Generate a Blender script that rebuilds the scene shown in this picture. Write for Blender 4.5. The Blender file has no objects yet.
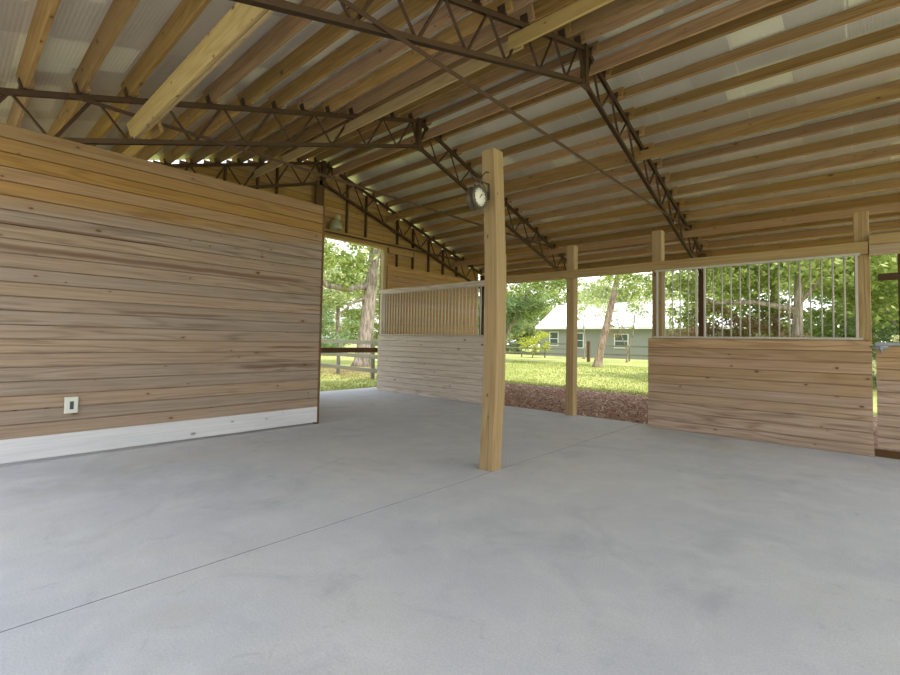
import bpy, math, random
from mathutils import Vector, Matrix, noise
random.seed(11)
C = bpy.context.scene.collection
V = Vector
# ------------------------------------------------------------------ mesh builder
class MB:
    def __init__(s): s.v=[]; s.f=[]; s.uv=[]; s.mi=[]; s.sm=[]
    def face(s, pts, uvs, mi=0, sm=False):
        b=len(s.v); s.v+= [tuple(p) for p in pts]; s.f.append(tuple(range(b,b+len(pts)))); s.uv+=uvs; s.mi.append(mi); s.sm.append(sm)
    def ext(s, prof, o, u, a, b, L, mi=0, caps=True, sm=False, seed=True, taper=None):
        """extrude the closed 2D profile (axes a,b; ccw seen from +u) along u for length L; uv: u in metres, v around"""
        o=V(o);u=V(u).normalized();a=V(a).normalized();b=V(b).normalized()
        k=random.randint(0,60)*37.0 if seed else 0.0; vo=random.random()*8 if seed else 0.0
        uo=k+random.random()*6+2
        n=len(prof); base=len(s.v)
        P0=[o+a*p[0]+b*p[1] for p in prof]; P1=[p+u*L for p in P0]
        s.v+=[tuple(p) for p in P0+P1]
        d=[0.0]
        for i in range(n): d.append(d[-1]+math.hypot(prof[(i+1)%n][0]-prof[i][0],prof[(i+1)%n][1]-prof[i][1]))
        for i in range(n):
            j=(i+1)%n
            s.f.append((base+i,base+j,base+n+j,base+n+i)); s.mi.append(mi); s.sm.append(sm)
            s.uv+=[(uo,vo+d[i]),(uo,vo+d[i+1]),(uo+L,vo+d[i+1]),(uo+L,vo+d[i])]
        if caps:
            s.f.append(tuple(base+i for i in reversed(range(n)))); s.mi.append(mi); s.sm.append(False)
            s.uv+=[(uo+prof[i][0]*.3,vo+prof[i][1]) for i in reversed(range(n))]
            s.f.append(tuple(base+n+i for i in range(n))); s.mi.append(mi); s.sm.append(False)
            s.uv+=[(uo+prof[i][0]*.3,vo+prof[i][1]) for i in range(n)]
    def box(s, lo, hi, grain=None, ch=0.0, mi=0):
        """axis aligned box; grain axis defaults to the longest"""
        lo=V(lo);hi=V(hi);d=hi-lo
        g=grain if grain is not None else max(range(3),key=lambda i:d[i])
        ax=[V((1,0,0)),V((0,1,0)),V((0,0,1))]
        a=(g+1)%3;b=(g+2)%3
        A,B=d[a],d[b]
        if ch>0: prof=[(ch,0),(A-ch,0),(A,ch),(A,B-ch),(A-ch,B),(ch,B),(0,B-ch),(0,ch)]
        else: prof=[(0,0),(A,0),(A,B),(0,B)]
        s.ext(prof,lo,ax[g],ax[a],ax[b],d[g],mi)
    def obox(s, p, q, w, t, up=(0,0,1), ch=0.0, mi=0, off=(0,0)):
        """bar from p to q, section w (sideways) x t (towards up)"""
        p=V(p);q=V(q);u=(q-p);L=u.length;u.normalize()
        a=V(up).cross(u); 
        if a.length<1e-4: a=V((1,0,0)).cross(u)
        a.normalize(); b=u.cross(a)
        x0,y0=-w/2+off[0],-t/2+off[1]
        if ch>0: prof=[(x0+ch,y0),(x0+w-ch,y0),(x0+w,y0+ch),(x0+w,y0+t-ch),(x0+w-ch,y0+t),(x0+ch,y0+t),(x0,y0+t-ch),(x0,y0+ch)]
        else: prof=[(x0,y0),(x0+w,y0),(x0+w,y0+t),(x0,y0+t)]
        s.ext(prof,p,u,a,b,L,mi)
    def angle(s, p, q, leg=.055, t=.007, up=(0,0,1), fa=1, fb=1, mi=0):
        p=V(p);q=V(q);u=(q-p);L=u.length;u.normalize()
        a=V(up).cross(u)
        if a.length<1e-4: a=V((1,0,0)).cross(u)
        a.normalize(); b=u.cross(a)
        prof=[(0,0),(leg,0),(leg,t),(t,t),(t,leg),(0,leg)]
        prof=[(x*fa,y*fb) for x,y in prof]
        if fa*fb<0: prof.reverse()
        c=leg*.35
        prof=[(x-c*fa,y-c*fb) for x,y in prof]
        s.ext(prof,p,u,a,b,L,mi)
    def tube(s, pts, rad, n=8, mi=0, caps=True):
        k=random.randint(0,60)*37.0; rings=[]; L=0
        prev=None; base=len(s.v); Ls=[]
        for i,p in enumerate(pts):
            p=V(p); t=(V(pts[min(i+1,len(pts)-1)])-V(pts[max(i-1,0)])).normalized()
            if prev is None:
                a=V((1,0,0)) if abs(t.x)<.8 else V((0,1,0)); a=(a-t*a.dot(t)).normalized()
            else: a=(prev-t*prev.dot(t)).normalized()
            prev=a; b=t.cross(a); r=rad[i] if isinstance(rad,(list,tuple)) else rad
            if i: L+=(p-V(pts[i-1])).length
            Ls.append(L)
            s.v+=[tuple(p+(a*math.cos(2*math.pi*j/n)+b*math.sin(2*math.pi*j/n))*r) for j in range(n)]
        r0=rad[0] if isinstance(rad,(list,tuple)) else rad; cir=2*math.pi*r0
        for i in range(len(pts)-1):
            for j in range(n):
                jj=(j+1)%n
                s.f.append((base+i*n+j,base+i*n+jj,base+(i+1)*n+jj,base+(i+1)*n+j)); s.mi.append(mi); s.sm.append(True)
                v0,v1=cir*j/n,cir*(j+1)/n
                s.uv+=[(k+2+Ls[i],v0),(k+2+Ls[i],v1),(k+2+Ls[i+1],v1),(k+2+Ls[i+1],v0)]
        if caps:
            s.f.append(tuple(base+j for j in reversed(range(n)))); s.mi.append(mi); s.sm.append(False); s.uv+=[(k,0)]*n
            e=base+(len(pts)-1)*n
            s.f.append(tuple(e+j for j in range(n))); s.mi.append(mi); s.sm.append(False); s.uv+=[(k,0)]*n
    def lathe(s, o, axis, prof, n=24, mi=0):
        """prof: list of (radius, distance along axis)"""
        o=V(o);t=V(axis).normalized();a=V((1,0,0)) if abs(t.x)<.8 else V((0,1,0));a=(a-t*a.dot(t)).normalized();b=t.cross(a)
        base=len(s.v)
        for r,h in prof: s.v+=[tuple(o+t*h+(a*math.cos(2*math.pi*j/n)+b*math.sin(2*math.pi*j/n))*max(r,1e-4)) for j in range(n)]
        for i in range(len(prof)-1):
            for j in range(n):
                jj=(j+1)%n; s.f.append((base+i*n+j,base+i*n+jj,base+(i+1)*n+jj,base+(i+1)*n+j)); s.mi.append(mi); s.sm.append(True); s.uv+=[(2+prof[i][1],j/n),(2+prof[i][1],(j+1)/n),(2+prof[i+1][1],(j+1)/n),(2+prof[i+1][1],j/n)]
    def build(s, name, mats, parent=None, label=None, org=None):
        me=bpy.data.meshes.new(name); vs=s.v
        off=V((0,0,0))
        if parent is not None: off=parent.location
        elif org is not None: off=V(org)
        if off.length>0: vs=[(x-off.x,y-off.y,z-off.z) for x,y,z in vs]
        me.from_pydata(vs,[],s.f)
        uv=me.uv_layers.new(name='UVMap'); uv.data.foreach_set('uv',[c for p in s.uv for c in p])
        me.polygons.foreach_set('material_index',s.mi); me.polygons.foreach_set('use_smooth',s.sm)
        for m in (mats if isinstance(mats,(list,tuple)) else [mats]): me.materials.append(m)
        me.update()
        o=bpy.data.objects.new(name,me); C.objects.link(o)
        if parent is not None: o.parent=parent
        elif org is not None: o.location=org
        if label: o['label']=label
        return o
def thing(name,label,cat,loc=(0,0,0),group=None):
    o=bpy.data.objects.new(name,None); C.objects.link(o); o.location=loc; o.empty_display_size=.1
    o['label']=label;o['category']=cat
    if group:o['group']=group
    return o
def tag(o,label,cat,group=None,kind=None):
    o['label']=label;o['category']=cat
    if group:o['group']=group
    if kind:o['kind']=kind
    return o
def struct(o,label=None,cat=None):
    o['kind']='structure'
    if label:o['label']=label
    if cat:o['category']=cat
    return o
# ------------------------------------------------------------------ materials
class NT:
    def __init__(s,name):
        s.m=bpy.data.materials.new(name); s.m.use_nodes=True; s.t=s.m.node_tree; s.n=s.t.nodes; s.n.clear()
        s.out=s.n.new('ShaderNodeOutputMaterial')
    def N(s,t,**k):
        n=s.n.new('ShaderNode'+t)
        for a,b in k.items():
            if a=='ins':
                for i,v in b.items():
                    if isinstance(v,bpy.types.NodeSocket): s.t.links.new(v,n.inputs[i])
                    else: n.inputs[i].default_value=v
            else: setattr(n,a,b)
        return n
    def math(s,op,a,b=0.0,c=None,clamp=False):
        ins={0:a,1:b}
        if c is not None: ins[2]=c
        return s.N('Math',operation=op,use_clamp=clamp,ins=ins).outputs[0]
    def mix(s,f,a,b,mode='MIX'):
        n=s.N('Mix',data_type='RGBA',blend_type=mode,ins={0:f,6:a,7:b}); return n.outputs[2]
    def noise(s,vec,scale=1.0,detail=3.0,rough=.55,dist=0.0,dims='3D'):
        return s.N('TexNoise',noise_dimensions=dims,ins={'Vector':vec,'Scale':scale,'Detail':detail,'Roughness':rough,'Distortion':dist}).outputs[0]
    def ramp(s,f,stops):
        n=s.N('ValToRGB',ins={0:f}); e=n.color_ramp.elements
        while len(e)<len(stops): e.new(.5)
        for i,(p,c) in enumerate(stops): e[i].position=p; e[i].color=c if len(c)==4 else (*c,1)
        return n.outputs[0]
    def smooth(s,x,a,b):
        return s.N('MapRange',interpolation_type='SMOOTHSTEP',ins={0:x,1:a,2:b,3:0.0,4:1.0}).outputs[0]
    def principled(s,col,rough=.7,metal=0.0,bump=None,bs=.3,bd=.01,spec=.5,nrm=None):
        p=s.N('BsdfPrincipled',ins={'Base Color':col,'Roughness':rough,'Metallic':metal})
        p.inputs['Specular IOR Level'].default_value=spec
        if bump is not None:
            b=s.N('Bump',ins={'Strength':bs,'Distance':bd,'Height':bump}); s.t.links.new(b.outputs[0],p.inputs['Normal'])
        s.t.links.new(p.outputs[0],s.out.inputs[0]); return p
def c4(r,g,b): return (r,g,b,1.0)
def S(r,g,b):
    f=lambda x:(x/255/12.92 if x/255<=.04045 else ((x/255+.055)/1.055)**2.4)
    return (f(r),f(g),f(b),1.0)
def vec(t,x,y,z):
    return t.N('CombineXYZ',ins={0:x,1:y,2:z}).outputs[0]
def wood(name,light,dark,knot=S(70,48,30),kn=.78,tint=.25,ring=.35,weather=None,grey=S(150,140,128),rough=.75,hue=.02):
    t=NT(name); uv=t.N('UVMap',uv_map='UVMap').outputs[0]
    sp=t.N('SeparateXYZ',ins={0:uv}); u,v=sp.outputs[0],sp.outputs[1]
    k=t.math('FLOOR',t.math('DIVIDE',u,37.0)); lu=t.math('SUBTRACT',u,t.math('MULTIPLY',k,37.0))
    rnd=t.N('TexWhiteNoise',noise_dimensions='1D',ins={'W':k}).outputs[0]
    rnd2=t.N('TexWhiteNoise',noise_dimensions='1D',ins={'W':t.math('ADD',k,.37)}).outputs[0]
    z=t.math('MULTIPLY',rnd,50.0)
    g1=t.noise(vec(t,t.math('MULTIPLY',lu,.9),t.math('MULTIPLY',v,38.0),z),1,5,.6,.3)
    g2=t.noise(vec(t,t.math('MULTIPLY',lu,5.0),t.math('MULTIPLY',v,170.0),z),1,3,.6)
    base=t.noise(vec(t,t.math('MULTIPLY',lu,.5),t.math('MULTIPLY',v,5.0),z),1,2,.5)
    rings=t.math('MULTIPLY_ADD',t.math('SINE',t.math('MULTIPLY',base,48.0)),.5,.5)
    rings=t.math('POWER',rings,2.0)
    ringm=t.math('MULTIPLY',ring,t.smooth(t.noise(vec(t,t.math('MULTIPLY',lu,.4),t.math('MULTIPLY',v,2.0),t.math('ADD',z,3.0)),1,2,.5),.35,.65))
    f=t.math('ADD',g1,t.math('MULTIPLY',t.math('SUBTRACT',rings,.4),ringm))
    f=t.math('ADD',f,t.math('MULTIPLY',t.math('SUBTRACT',g2,.5),.35))
    col=t.ramp(f,[(.22,light),(.84,dark)])
    blotch=t.noise(vec(t,t.math('MULTIPLY',lu,.9),t.math('MULTIPLY',v,3.0),t.math('ADD',z,9.0)),1,3,.6)
    col=t.mix(t.math('MULTIPLY',t.smooth(blotch,.42,.72),.28),col,grey)
    # knots
    vo=t.N('TexVoronoi',voronoi_dimensions='2D',feature='F1',ins={'Vector':vec(t,t.math('MULTIPLY_ADD',lu,4.2,t.math('MULTIPLY',k,3.3)),t.math('MULTIPLY',v,8.0),0.0),'Scale':1.0,'Randomness':1.0})
    d=t.math('ADD',vo.outputs[0],t.math('MULTIPLY',t.math('SUBTRACT',g1,.5),.12))
    pv=t.N('SeparateXYZ',ins={0:vo.outputs[1]}); pick=pv.outputs[0]
    d=t.math('MULTIPLY',d,t.math('MULTIPLY_ADD',pv.outputs[1],1.3,.45))
    on=t.math('GREATER_THAN',pick,kn)
    km=t.math('MULTIPLY',t.math('SUBTRACT',1.0,t.smooth(d,.04,.10)),on)
    halo=t.math('MULTIPLY',t.math('SUBTRACT',1.0,t.smooth(d,.07,.24)),on)
    col=t.mix(t.math('MULTIPLY',halo,.35),col,dark)
    col=t.mix(t.math('MULTIPLY',km,.8),col,knot)
    # tint of each board
    hs=t.N('HueSaturation',ins={'Hue':t.math('MULTIPLY_ADD',rnd2,hue,.5-hue/2),'Saturation':t.math('MULTIPLY_ADD',rnd2,.3,.85),'Value':t.math('MULTIPLY_ADD',rnd,tint,1.0-tint/2),'Color':col}).outputs[0]
    col=hs
    if weather:
        col=weather(t,col,g1,rnd,f)
        col=t.mix(t.math('MULTIPLY',halo,.3),col,dark); col=t.mix(t.math('MULTIPLY',km,.75),col,knot)
    t.principled(col,rough,0,bump=t.math('ADD',f,t.math('MULTIPLY',g2,.6)),bs=.25,bd=.004,spec=.25)
    return t.m
def flat(name,col,rough=.6,metal=0.0,var=.15,scale=6.0,spec=.4,dirt=None):
    t=NT(name); co=t.N('TexCoord').outputs['Object']
    n=t.noise(co,scale,4,.6); n2=t.noise(co,scale*9,2,.5)
    c=t.mix(t.math('MULTIPLY',n,var*2),col,tuple(x*.55 for x in col[:3])+(1,))
    if dirt: c=t.mix(t.smooth(n2,.5,.75),c,dirt)
    t.principled(c,rough,metal,bump=n2,bs=.12,bd=.003,spec=spec)
    return t.m
def weather_left(t,col,g1,rnd,f):
    co=t.N('TexCoord').outputs['Object']; sp=t.N('SeparateXYZ',ins={0:co}); y,z=sp.outputs[1],sp.outputs[2]
    n=t.noise(co,1.1,4,.6); zz=t.math('ADD',z,t.math('MULTIPLY',t.math('SUBTRACT',n,.5),.25))
    edge=t.math('MULTIPLY_ADD',y,.05,2.66)
    w=t.smooth(t.math('SUBTRACT',zz,edge),.12,-.12)
    g=t.ramp(f,[(.15,S(160,142,124)),(.5,S(144,126,108)),(.9,S(106,88,72))])
    g=t.mix(t.math('MULTIPLY',t.smooth(t.noise(co,2.3,3,.6),.45,.7),.35),g,S(148,124,100))
    hs=t.N('HueSaturation',ins={'Hue':.5,'Saturation':t.math('MULTIPLY_ADD',rnd,.25,.8),'Value':t.math('MULTIPLY_ADD',rnd,.14,.92),'Color':g}).outputs[0]
    col=t.mix(t.math('MULTIPLY',w,.9),col,hs)
    # long brown water stains along two boards
    for z0,hw,y0,y1 in ((2.215,.03,-1.0,3.95),(2.46,.016,-.2,2.1),(.93,.028,2.6,4.2),(1.62,.014,1.2,2.8),(1.2,.018,3.0,4.2)):
        d=t.math('ABSOLUTE',t.math('SUBTRACT',t.math('ADD',z,t.math('MULTIPLY',t.math('SUBTRACT',t.noise(vec(t,0.0,t.math('MULTIPLY',y,1.5),z0),1.0,4,.6),.5),.05)),z0))
        m=t.math('MULTIPLY',t.math('SUBTRACT',1.0,t.smooth(d,hw*.4,hw*1.5)),t.math('MULTIPLY',t.smooth(y,y0,y0+.4),t.smooth(y,y1,y1-.4)))
        col=t.mix(t.math('MULTIPLY',m,.7),col,S(92,66,46))
    return col
def weather_pale(t,col,g1,rnd,f):
    g=t.ramp(f,[(.2,S(228,218,206)),(.5,S(210,198,184)),(.9,S(160,144,130))])
    return t.mix(.85,col,g)
def weather_front(t,col,g1,rnd,f):
    co=t.N('TexCoord').outputs['Object']; z=t.N('SeparateXYZ',ins={0:co}).outputs[2]
    g=t.ramp(f,[(.15,S(194,174,156)),(.5,S(172,151,132)),(.9,S(128,105,90))])
    m=t.math('MULTIPLY',t.smooth(t.math('ADD',z,t.math('MULTIPLY',t.math('SUBTRACT',t.noise(co,1.4,3,.6),.5),.7)),1.5,.1),.85)
    return t.mix(m,col,g)
M={}
M['pine']=wood('fresh_pine_purlins',S(182,150,108),S(136,104,68),tint=.5,ring=.25,grey=S(128,106,78),kn=.86)
M['beam']=wood('yellow_pine_beam',S(196,174,130),S(162,134,90),tint=.2,ring=.25,grey=S(182,164,126),kn=.84,hue=.008)
M['post']=wood('treated_post_wood',S(174,152,116),S(136,112,78),tint=.12,ring=.3,grey=S(156,138,106),kn=.86,hue=.004)
M['gable']=wood('gable_boards',S(192,158,112),S(156,120,80),tint=.22,ring=.25,grey=S(160,130,92),kn=.88)
M['left']=wood('left_wall_boards',S(158,126,84),S(126,96,58),tint=.10,ring=.3,grey=S(146,114,72),weather=weather_left,kn=.91,hue=.006)
M['stall']=wood('stall_boards',S(188,158,124),S(146,114,82),tint=.22,ring=.35,grey=S(164,138,112),weather=weather_front,kn=.9,hue=.014)
M['pale']=wood('pale_weathered_boards',S(212,200,184),S(172,156,142),tint=.14,ring=.25,grey=S(206,198,186),weather=weather_pale,kn=.88,hue=.01)
M['white_board']=wood('whitewashed_board',S(206,206,206),S(182,182,184),knot=S(120,116,112),tint=.06,ring=.2,grey=S(170,172,178),kn=.86)
M['fence']=wood('grey_fence_boards',S(142,140,128),S(112,108,98),tint=.2,ring=.2,grey=S(128,128,120))
M['brownrail']=wood('brown_rail_wood',S(112,86,62),S(80,60,42),tint=.2,ring=.2,grey=S(104,84,64),hue=.006)
M['rust']=flat('rust_brown_steel',S(94,72,55),.62,.25,.3,7,.35)
M['clip']=flat('dark_steel_clip',S(84,64,50),.65,.2,.3,9,.3)
M['greymetal']=flat('galvanised_steel',S(150,154,158),.45,.6,.15,8)
M['white_metal']=flat('white_painted_steel',S(190,184,170),.5,0,.12,10,.4)
M['barw']=flat('pale_steel_bars',S(214,206,190),.5,.1,.15,10,.4)
M['outlet']=flat('ivory_plastic',S(200,202,190),.45,0,.05,10)
M['dark']=flat('dark_receptacle',S(60,66,66),.5,0,.1,10)
M['lamp']=flat('green_grey_enamel',S(176,178,152),.45,.1,.15,9)
M['lampw']=flat('pale_socket',S(190,184,160),.5,0,.1,9)
M['clockcase']=flat('bronze_clock_case',S(92,84,68),.45,.4,.2,20)
M['clockface']=flat('ivory_clock_face',S(226,222,204),.5,0,.03,20)
M['black']=flat('black_paint',S(35,32,30),.5,0,.1,20)
M['housewall']=flat('pale_siding',S(150,151,152),.8,0,.06,3)
M['houseroof']=flat('white_metal_roof',S(236,238,240),.5,0,.03,2)
M['window_dark']=flat('dark_window_glass',S(84,96,100),.15,0,.1,2,.7)
M['window_frame']=flat('white_window_frame',S(235,235,232),.6,0,.03,4)
M['pink']=flat('terracotta_shutters',S(196,150,128),.7,0,.1,4)
def mat_floor():
    t=NT('brushed_concrete'); co=t.N('TexCoord').outputs['Object']; sp=t.N('SeparateXYZ',ins={0:co}); x,y=sp.outputs[0],sp.outputs[1]
    a=t.noise(co,.55,5,.6); b=t.noise(co,2.6,5,.65,.4); c=t.noise(co,90,3,.7); d=t.noise(vec(t,t.math('MULTIPLY',x,6.0),t.math('MULTIPLY',y,260.0),0.0),1,2,.5)
    col=t.ramp(a,[(.3,S(176,178,184)),(.5,S(191,192,196)),(.7,S(200,198,193))])
    col=t.mix(t.math('MULTIPLY',t.smooth(b,.42,.72),.5),col,S(210,210,210))
    col=t.mix(t.math('MULTIPLY',t.smooth(t.noise(co,1.1,7,.7,.8),.5,.72),.45),col,S(150,152,160))
    col=t.mix(t.math('MULTIPLY',t.smooth(t.noise(vec(t,t.math('MULTIPLY',x,.7),t.math('MULTIPLY',y,.5),7.0),1,6,.7,.5),.55,.75),.4),col,S(176,168,146))
    col=t.mix(t.math('MULTIPLY',t.smooth(t.noise(co,4.5,6,.75,1.0),.6,.72),.4),col,S(140,142,152))
    col=t.mix(t.math('MULTIPLY',t.smooth(d,.35,.7),.12),col,S(160,162,168))
    col=t.mix(t.math('MULTIPLY',t.smooth(c,.3,.7),.34),col,S(146,147,151))
    vo=t.N('TexVoronoi',ins={'Vector':co,'Scale':2.2}); pk=t.N('SeparateXYZ',ins={0:vo.outputs[1]}).outputs[0]
    spot=t.math('MULTIPLY',t.math('SUBTRACT',1.0,t.smooth(vo.outputs[0],.02,.035)),t.math('GREATER_THAN',pk,.72))
    col=t.mix(t.math('MULTIPLY',spot,.55),col,S(86,84,84))
    t.principled(col,.82,0,bump=t.math('ADD',t.math('MULTIPLY',d,.7),c),bs=.22,bd=.003,spec=.3); return t.m
M['floor']=mat_floor()
def mat_foil():
    t=NT('foil_bubble_insulation'); co=t.N('TexCoord').outputs['Object']; sp=t.N('SeparateXYZ',ins={0:co}); x,y=sp.outputs[0],sp.outputs[1]
    cx=t.math('FLOOR',t.math('DIVIDE',t.math('ADD',x,20.3),1.22)); cy=t.math('FLOOR',t.math('DIVIDE',t.math('ADD',y,20.0),.463))
    w=t.N('TexWhiteNoise',noise_dimensions='2D',ins={'Vector':vec(t,cx,cy,0.0)}).outputs[0]
    w2=t.N('TexWhiteNoise',noise_dimensions='2D',ins={'Vector':vec(t,t.math('ADD',cx,7.3),cy,0.0)}).outputs[0]
    n=t.noise(co,1.4,4,.6); wv=t.noise(co,55,2,.6)
    col=t.mix(n,S(240,241,236),S(216,217,210))
    col=t.mix(t.math('MULTIPLY',w2,.3),col,S(120,114,110))
    fx=t.math('FRACT',t.math('DIVIDE',t.math('ADD',x,20.3),1.22)); 
    part=t.math('GREATER_THAN',t.math('ADD',fx,t.math('MULTIPLY',t.math('SUBTRACT',w2,.5),.9)),.5)
    patch=t.math('MULTIPLY',t.math('GREATER_THAN',w,.8),part)
    col=t.mix(t.math('MULTIPLY',patch,t.math('MULTIPLY_ADD',n,.9,.2)),col,S(222,218,190))
    seam=t.math('MULTIPLY',t.math('GREATER_THAN',w2,.45),t.math('LESS_THAN',t.math('ABSOLUTE',t.math('SUBTRACT',t.math('ADD',fx,t.math('MULTIPLY',t.math('SUBTRACT',n,.5),.03)),.5)),.006))
    col=t.mix(seam,col,S(230,226,214))
    metal=t.math('MULTIPLY',t.math('SUBTRACT',1.0,t.math('MAXIMUM',patch,seam)),.5)
    sag=t.math('ADD',t.math('SINE',t.math('MULTIPLY',x,180.0)),t.math('SINE',t.math('MULTIPLY',y,180.0)))
    p=t.principled(col,.36,0,bump=t.math('ADD',t.math('MULTIPLY',sag,.3),t.math('ADD',wv,t.math('MULTIPLY',n,6.0))),bs=.35,bd=.006)
    t.t.links.new(metal,p.inputs['Metallic']); return t.m
M['foil']=mat_foil()
def mat_ground():
    t=NT('lawn_ground'); co=t.N('TexCoord').outputs['Object']
    a=t.noise(co,.16,4,.6); b=t.noise(co,1.3,5,.65); c=t.noise(co,16,3,.7)
    col=t.mix(t.smooth(a,.38,.62),S(144,150,84),S(172,174,108))
    col=t.mix(t.math('MULTIPLY',t.smooth(b,.45,.7),.6),col,S(116,128,66))
    col=t.mix(t.math('MULTIPLY',t.smooth(c,.4,.7),.4),col,S(188,186,128))
    t.principled(col,.95,0,bump=c,bs=.5,bd=.04,spec=.1); return t.m
M['ground']=mat_ground()
def leafmat(name,a,b,c=None,tr=.35):
    t=NT(name); uv=t.N('UVMap',uv_map='UVMap').outputs[0]; u=t.N('SeparateXYZ',ins={0:uv}).outputs[0]
    w=t.N('TexWhiteNoise',noise_dimensions='1D',ins={'W':t.math('FLOOR',u)}).outputs[0]
    col=t.ramp(w,[(0,a),(.7,b),(1,c or b)])
    d=t.N('BsdfDiffuse',ins={0:col}); tl=t.N('BsdfTranslucent',ins={0:t.mix(.5,col,S(190,200,80))})
    m=t.N('MixShader',ins={0:tr,1:d.outputs[0],2:tl.outputs[0]}); t.t.links.new(m.outputs[0],t.out.inputs[0]); return t.m
M['leaf']=leafmat('leaf_green',S(104,124,72),S(150,166,104),S(196,202,146))
M['leafp']=leafmat('leaf_pale_green',S(140,152,106),S(176,186,138),S(206,210,172))
M['leafd']=leafmat('leaf_blue_green',S(98,122,94),S(136,158,124),S(178,192,158))
M['leafy']=leafmat('leaf_yellow_green',S(150,160,56),S(190,192,84),S(214,210,120))
M['leafr']=leafmat('leaf_purple_brown',S(116,84,80),S(152,118,108),S(140,144,104))
M['leafw']=leafmat('leaf_blossom',S(186,190,140),S(226,222,190),S(240,236,214))
M['blade']=leafmat('grass_blade',S(112,126,62),S(160,166,94),S(196,194,126),.2)
M['chip']=leafmat('mulch_chip',S(120,90,76),S(206,172,154),S(246,226,212),0.0)
def mat_bark(name,a,b):
    t=NT(name); co=t.N('TexCoord').outputs['Object']; sp=t.N('SeparateXYZ',ins={0:co})
    n=t.noise(vec(t,t.math('MULTIPLY',sp.outputs[0],9.0),t.math('MULTIPLY',sp.outputs[1],9.0),t.math('MULTIPLY',sp.outputs[2],2.2)),1,5,.65,.3)
    col=t.mix(t.smooth(n,.3,.7),a,b); t.principled(col,.9,0,bump=n,bs=.8,bd=.05,spec=.15); return t.m
M['bark']=mat_bark('grey_bark',S(112,100,90),S(178,166,156))
M['barkp']=mat_bark('pinkish_pine_bark',S(120,100,88),S(178,158,144))
M['joint']=flat('dark_joint_shade',S(72,74,78),.9,0,.2,8,.1)
M['bounce_gravel']=flat('pale_bounce_gravel',S(168,163,154),.95,0,.15,5,.1)
M['litter']=leafmat('dead_leaves',S(110,82,64),S(156,124,100),S(190,164,136),0.0)
M['mulch']=flat('mulch_bed',S(178,146,130),.95,0,.4,14,.1)
# ------------------------------------------------------------------ layout
X1,X2,X3=-3.035,-6.53,-9.90          # truss planes
YR,ZB,ZT,SL=6.17,5.15,5.67,.317      # ridge line, chord heights at the ridge, pitch
YE0,YE1=-.16,12.5                    # eaves
TH=math.atan(SL); CO,SI=math.cos(TH),math.sin(TH)
def zb(y): return ZB-SL*abs(y-YR)
def zt(y): return ZT-SL*abs(y-YR)
GZ=-.06
# floor
fl=MB()
xs=[-10.05,-6.44,-2.92,4.2]
for a,b in zip(xs[:-1],xs[1:]):
    fl.box((a+.006 if a>-10 else a,YE0-.1,-.14),(b-.006 if b<4 else b,8.08,0),grain=0)
fl.box((-10.05,YE0-.1,-.16),(4.2,8.08,-.06),grain=0)
fl.box((-10.45,5.0,-.14),(-10.05,8.6,-.015),grain=1)
for xj in xs[1:-1]: fl.box((xj-.0055,YE0-.1,-.05),(xj+.0055,8.075,-.003),grain=1,mi=1)  # dark strip stands in for the shade inside each slab joint
struct(fl.build('floor',[M['floor'],M['joint']]),'grey brushed concrete slab with a straight saw-cut joint','floor')
g=MB(); g.face([(-160,-90,GZ),(140,-90,GZ),(140,170,GZ),(-160,170,GZ)],[(0,0),(1,0),(1,1),(0,1)])
struct(g.build('ground',M['ground']),'sunlit green lawn outside the barn','ground')
g=MB(); g.box((-8.5,-16.0,-.2),(9.0,YE0-.12,-.02),grain=0); struct(g.build('ground_bounce',M['bounce_gravel']),'unseen pale ground strip added to bounce neutral light into the barn','ground')  # out of view, added so neutral light instead of lawn green bounces inside
# left wall
XL=-6.46
def boards_x(mb,x0,x1,y,z0,n,h,th=.03,face=-1,ch=.010):
    for i in range(n):   # boards lying along X, face towards -y
        zA=z0+i*h
        mb.ext([(0,.003),(.003,0),(th,0),(th,h),(.022,h),(.022,h-.010),(.003,h-.010),(0,h-.013)],(x0,y,zA),(1,0,0),(0,1,0),(0,0,1),x1-x0)
def boards_y(mb,y0,y1,x,z0,n,h,th=.03,ch=.010):
    for i in range(n):   # along Y, face towards +x at plane x
        zA=z0+i*h
        mb.ext([(0,.003),(.003,0),(th,0),(th,h),(.022,h),(.022,h-.010),(.003,h-.010),(0,h-.013)],(x,y0,zA),(0,1,0),(-1,0,0),(0,0,1),y1-y0)
lw=MB(); boards_y(lw,-.3,4.04,XL,.27,22,.1455,.03)
struct(lw.build('wall_left',M['left']),'tall horizontal tongue-and-groove board partition, grey below and orange at the top','wall')
bb=MB(); bb.box((XL-.03,-.3,.034),(XL+.012,4.035,.272),ch=.003)
struct(bb.build('baseboard_left',M['white_board']),'whitewashed wide board along the foot of the left wall','baseboard')
tr=MB(); tr.box((XL-.125,4.04,0),(XL-.004,4.085,3.47),ch=.003)
struct(tr.build('trim_1',M['brownrail']),'narrow vertical trim closing the end of the left wall','trim')
sd=MB(); boards_x(sd,-9.93,XL-.13,4.0,0.02,24,.143,.03)
struct(sd.build('wall_side',M['gable']),'board side wall of the closed room behind the left wall','wall')
pl=MB(); pl.box((XL-.15,-.3,0),(XL-.045,4.0,.04))
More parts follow.
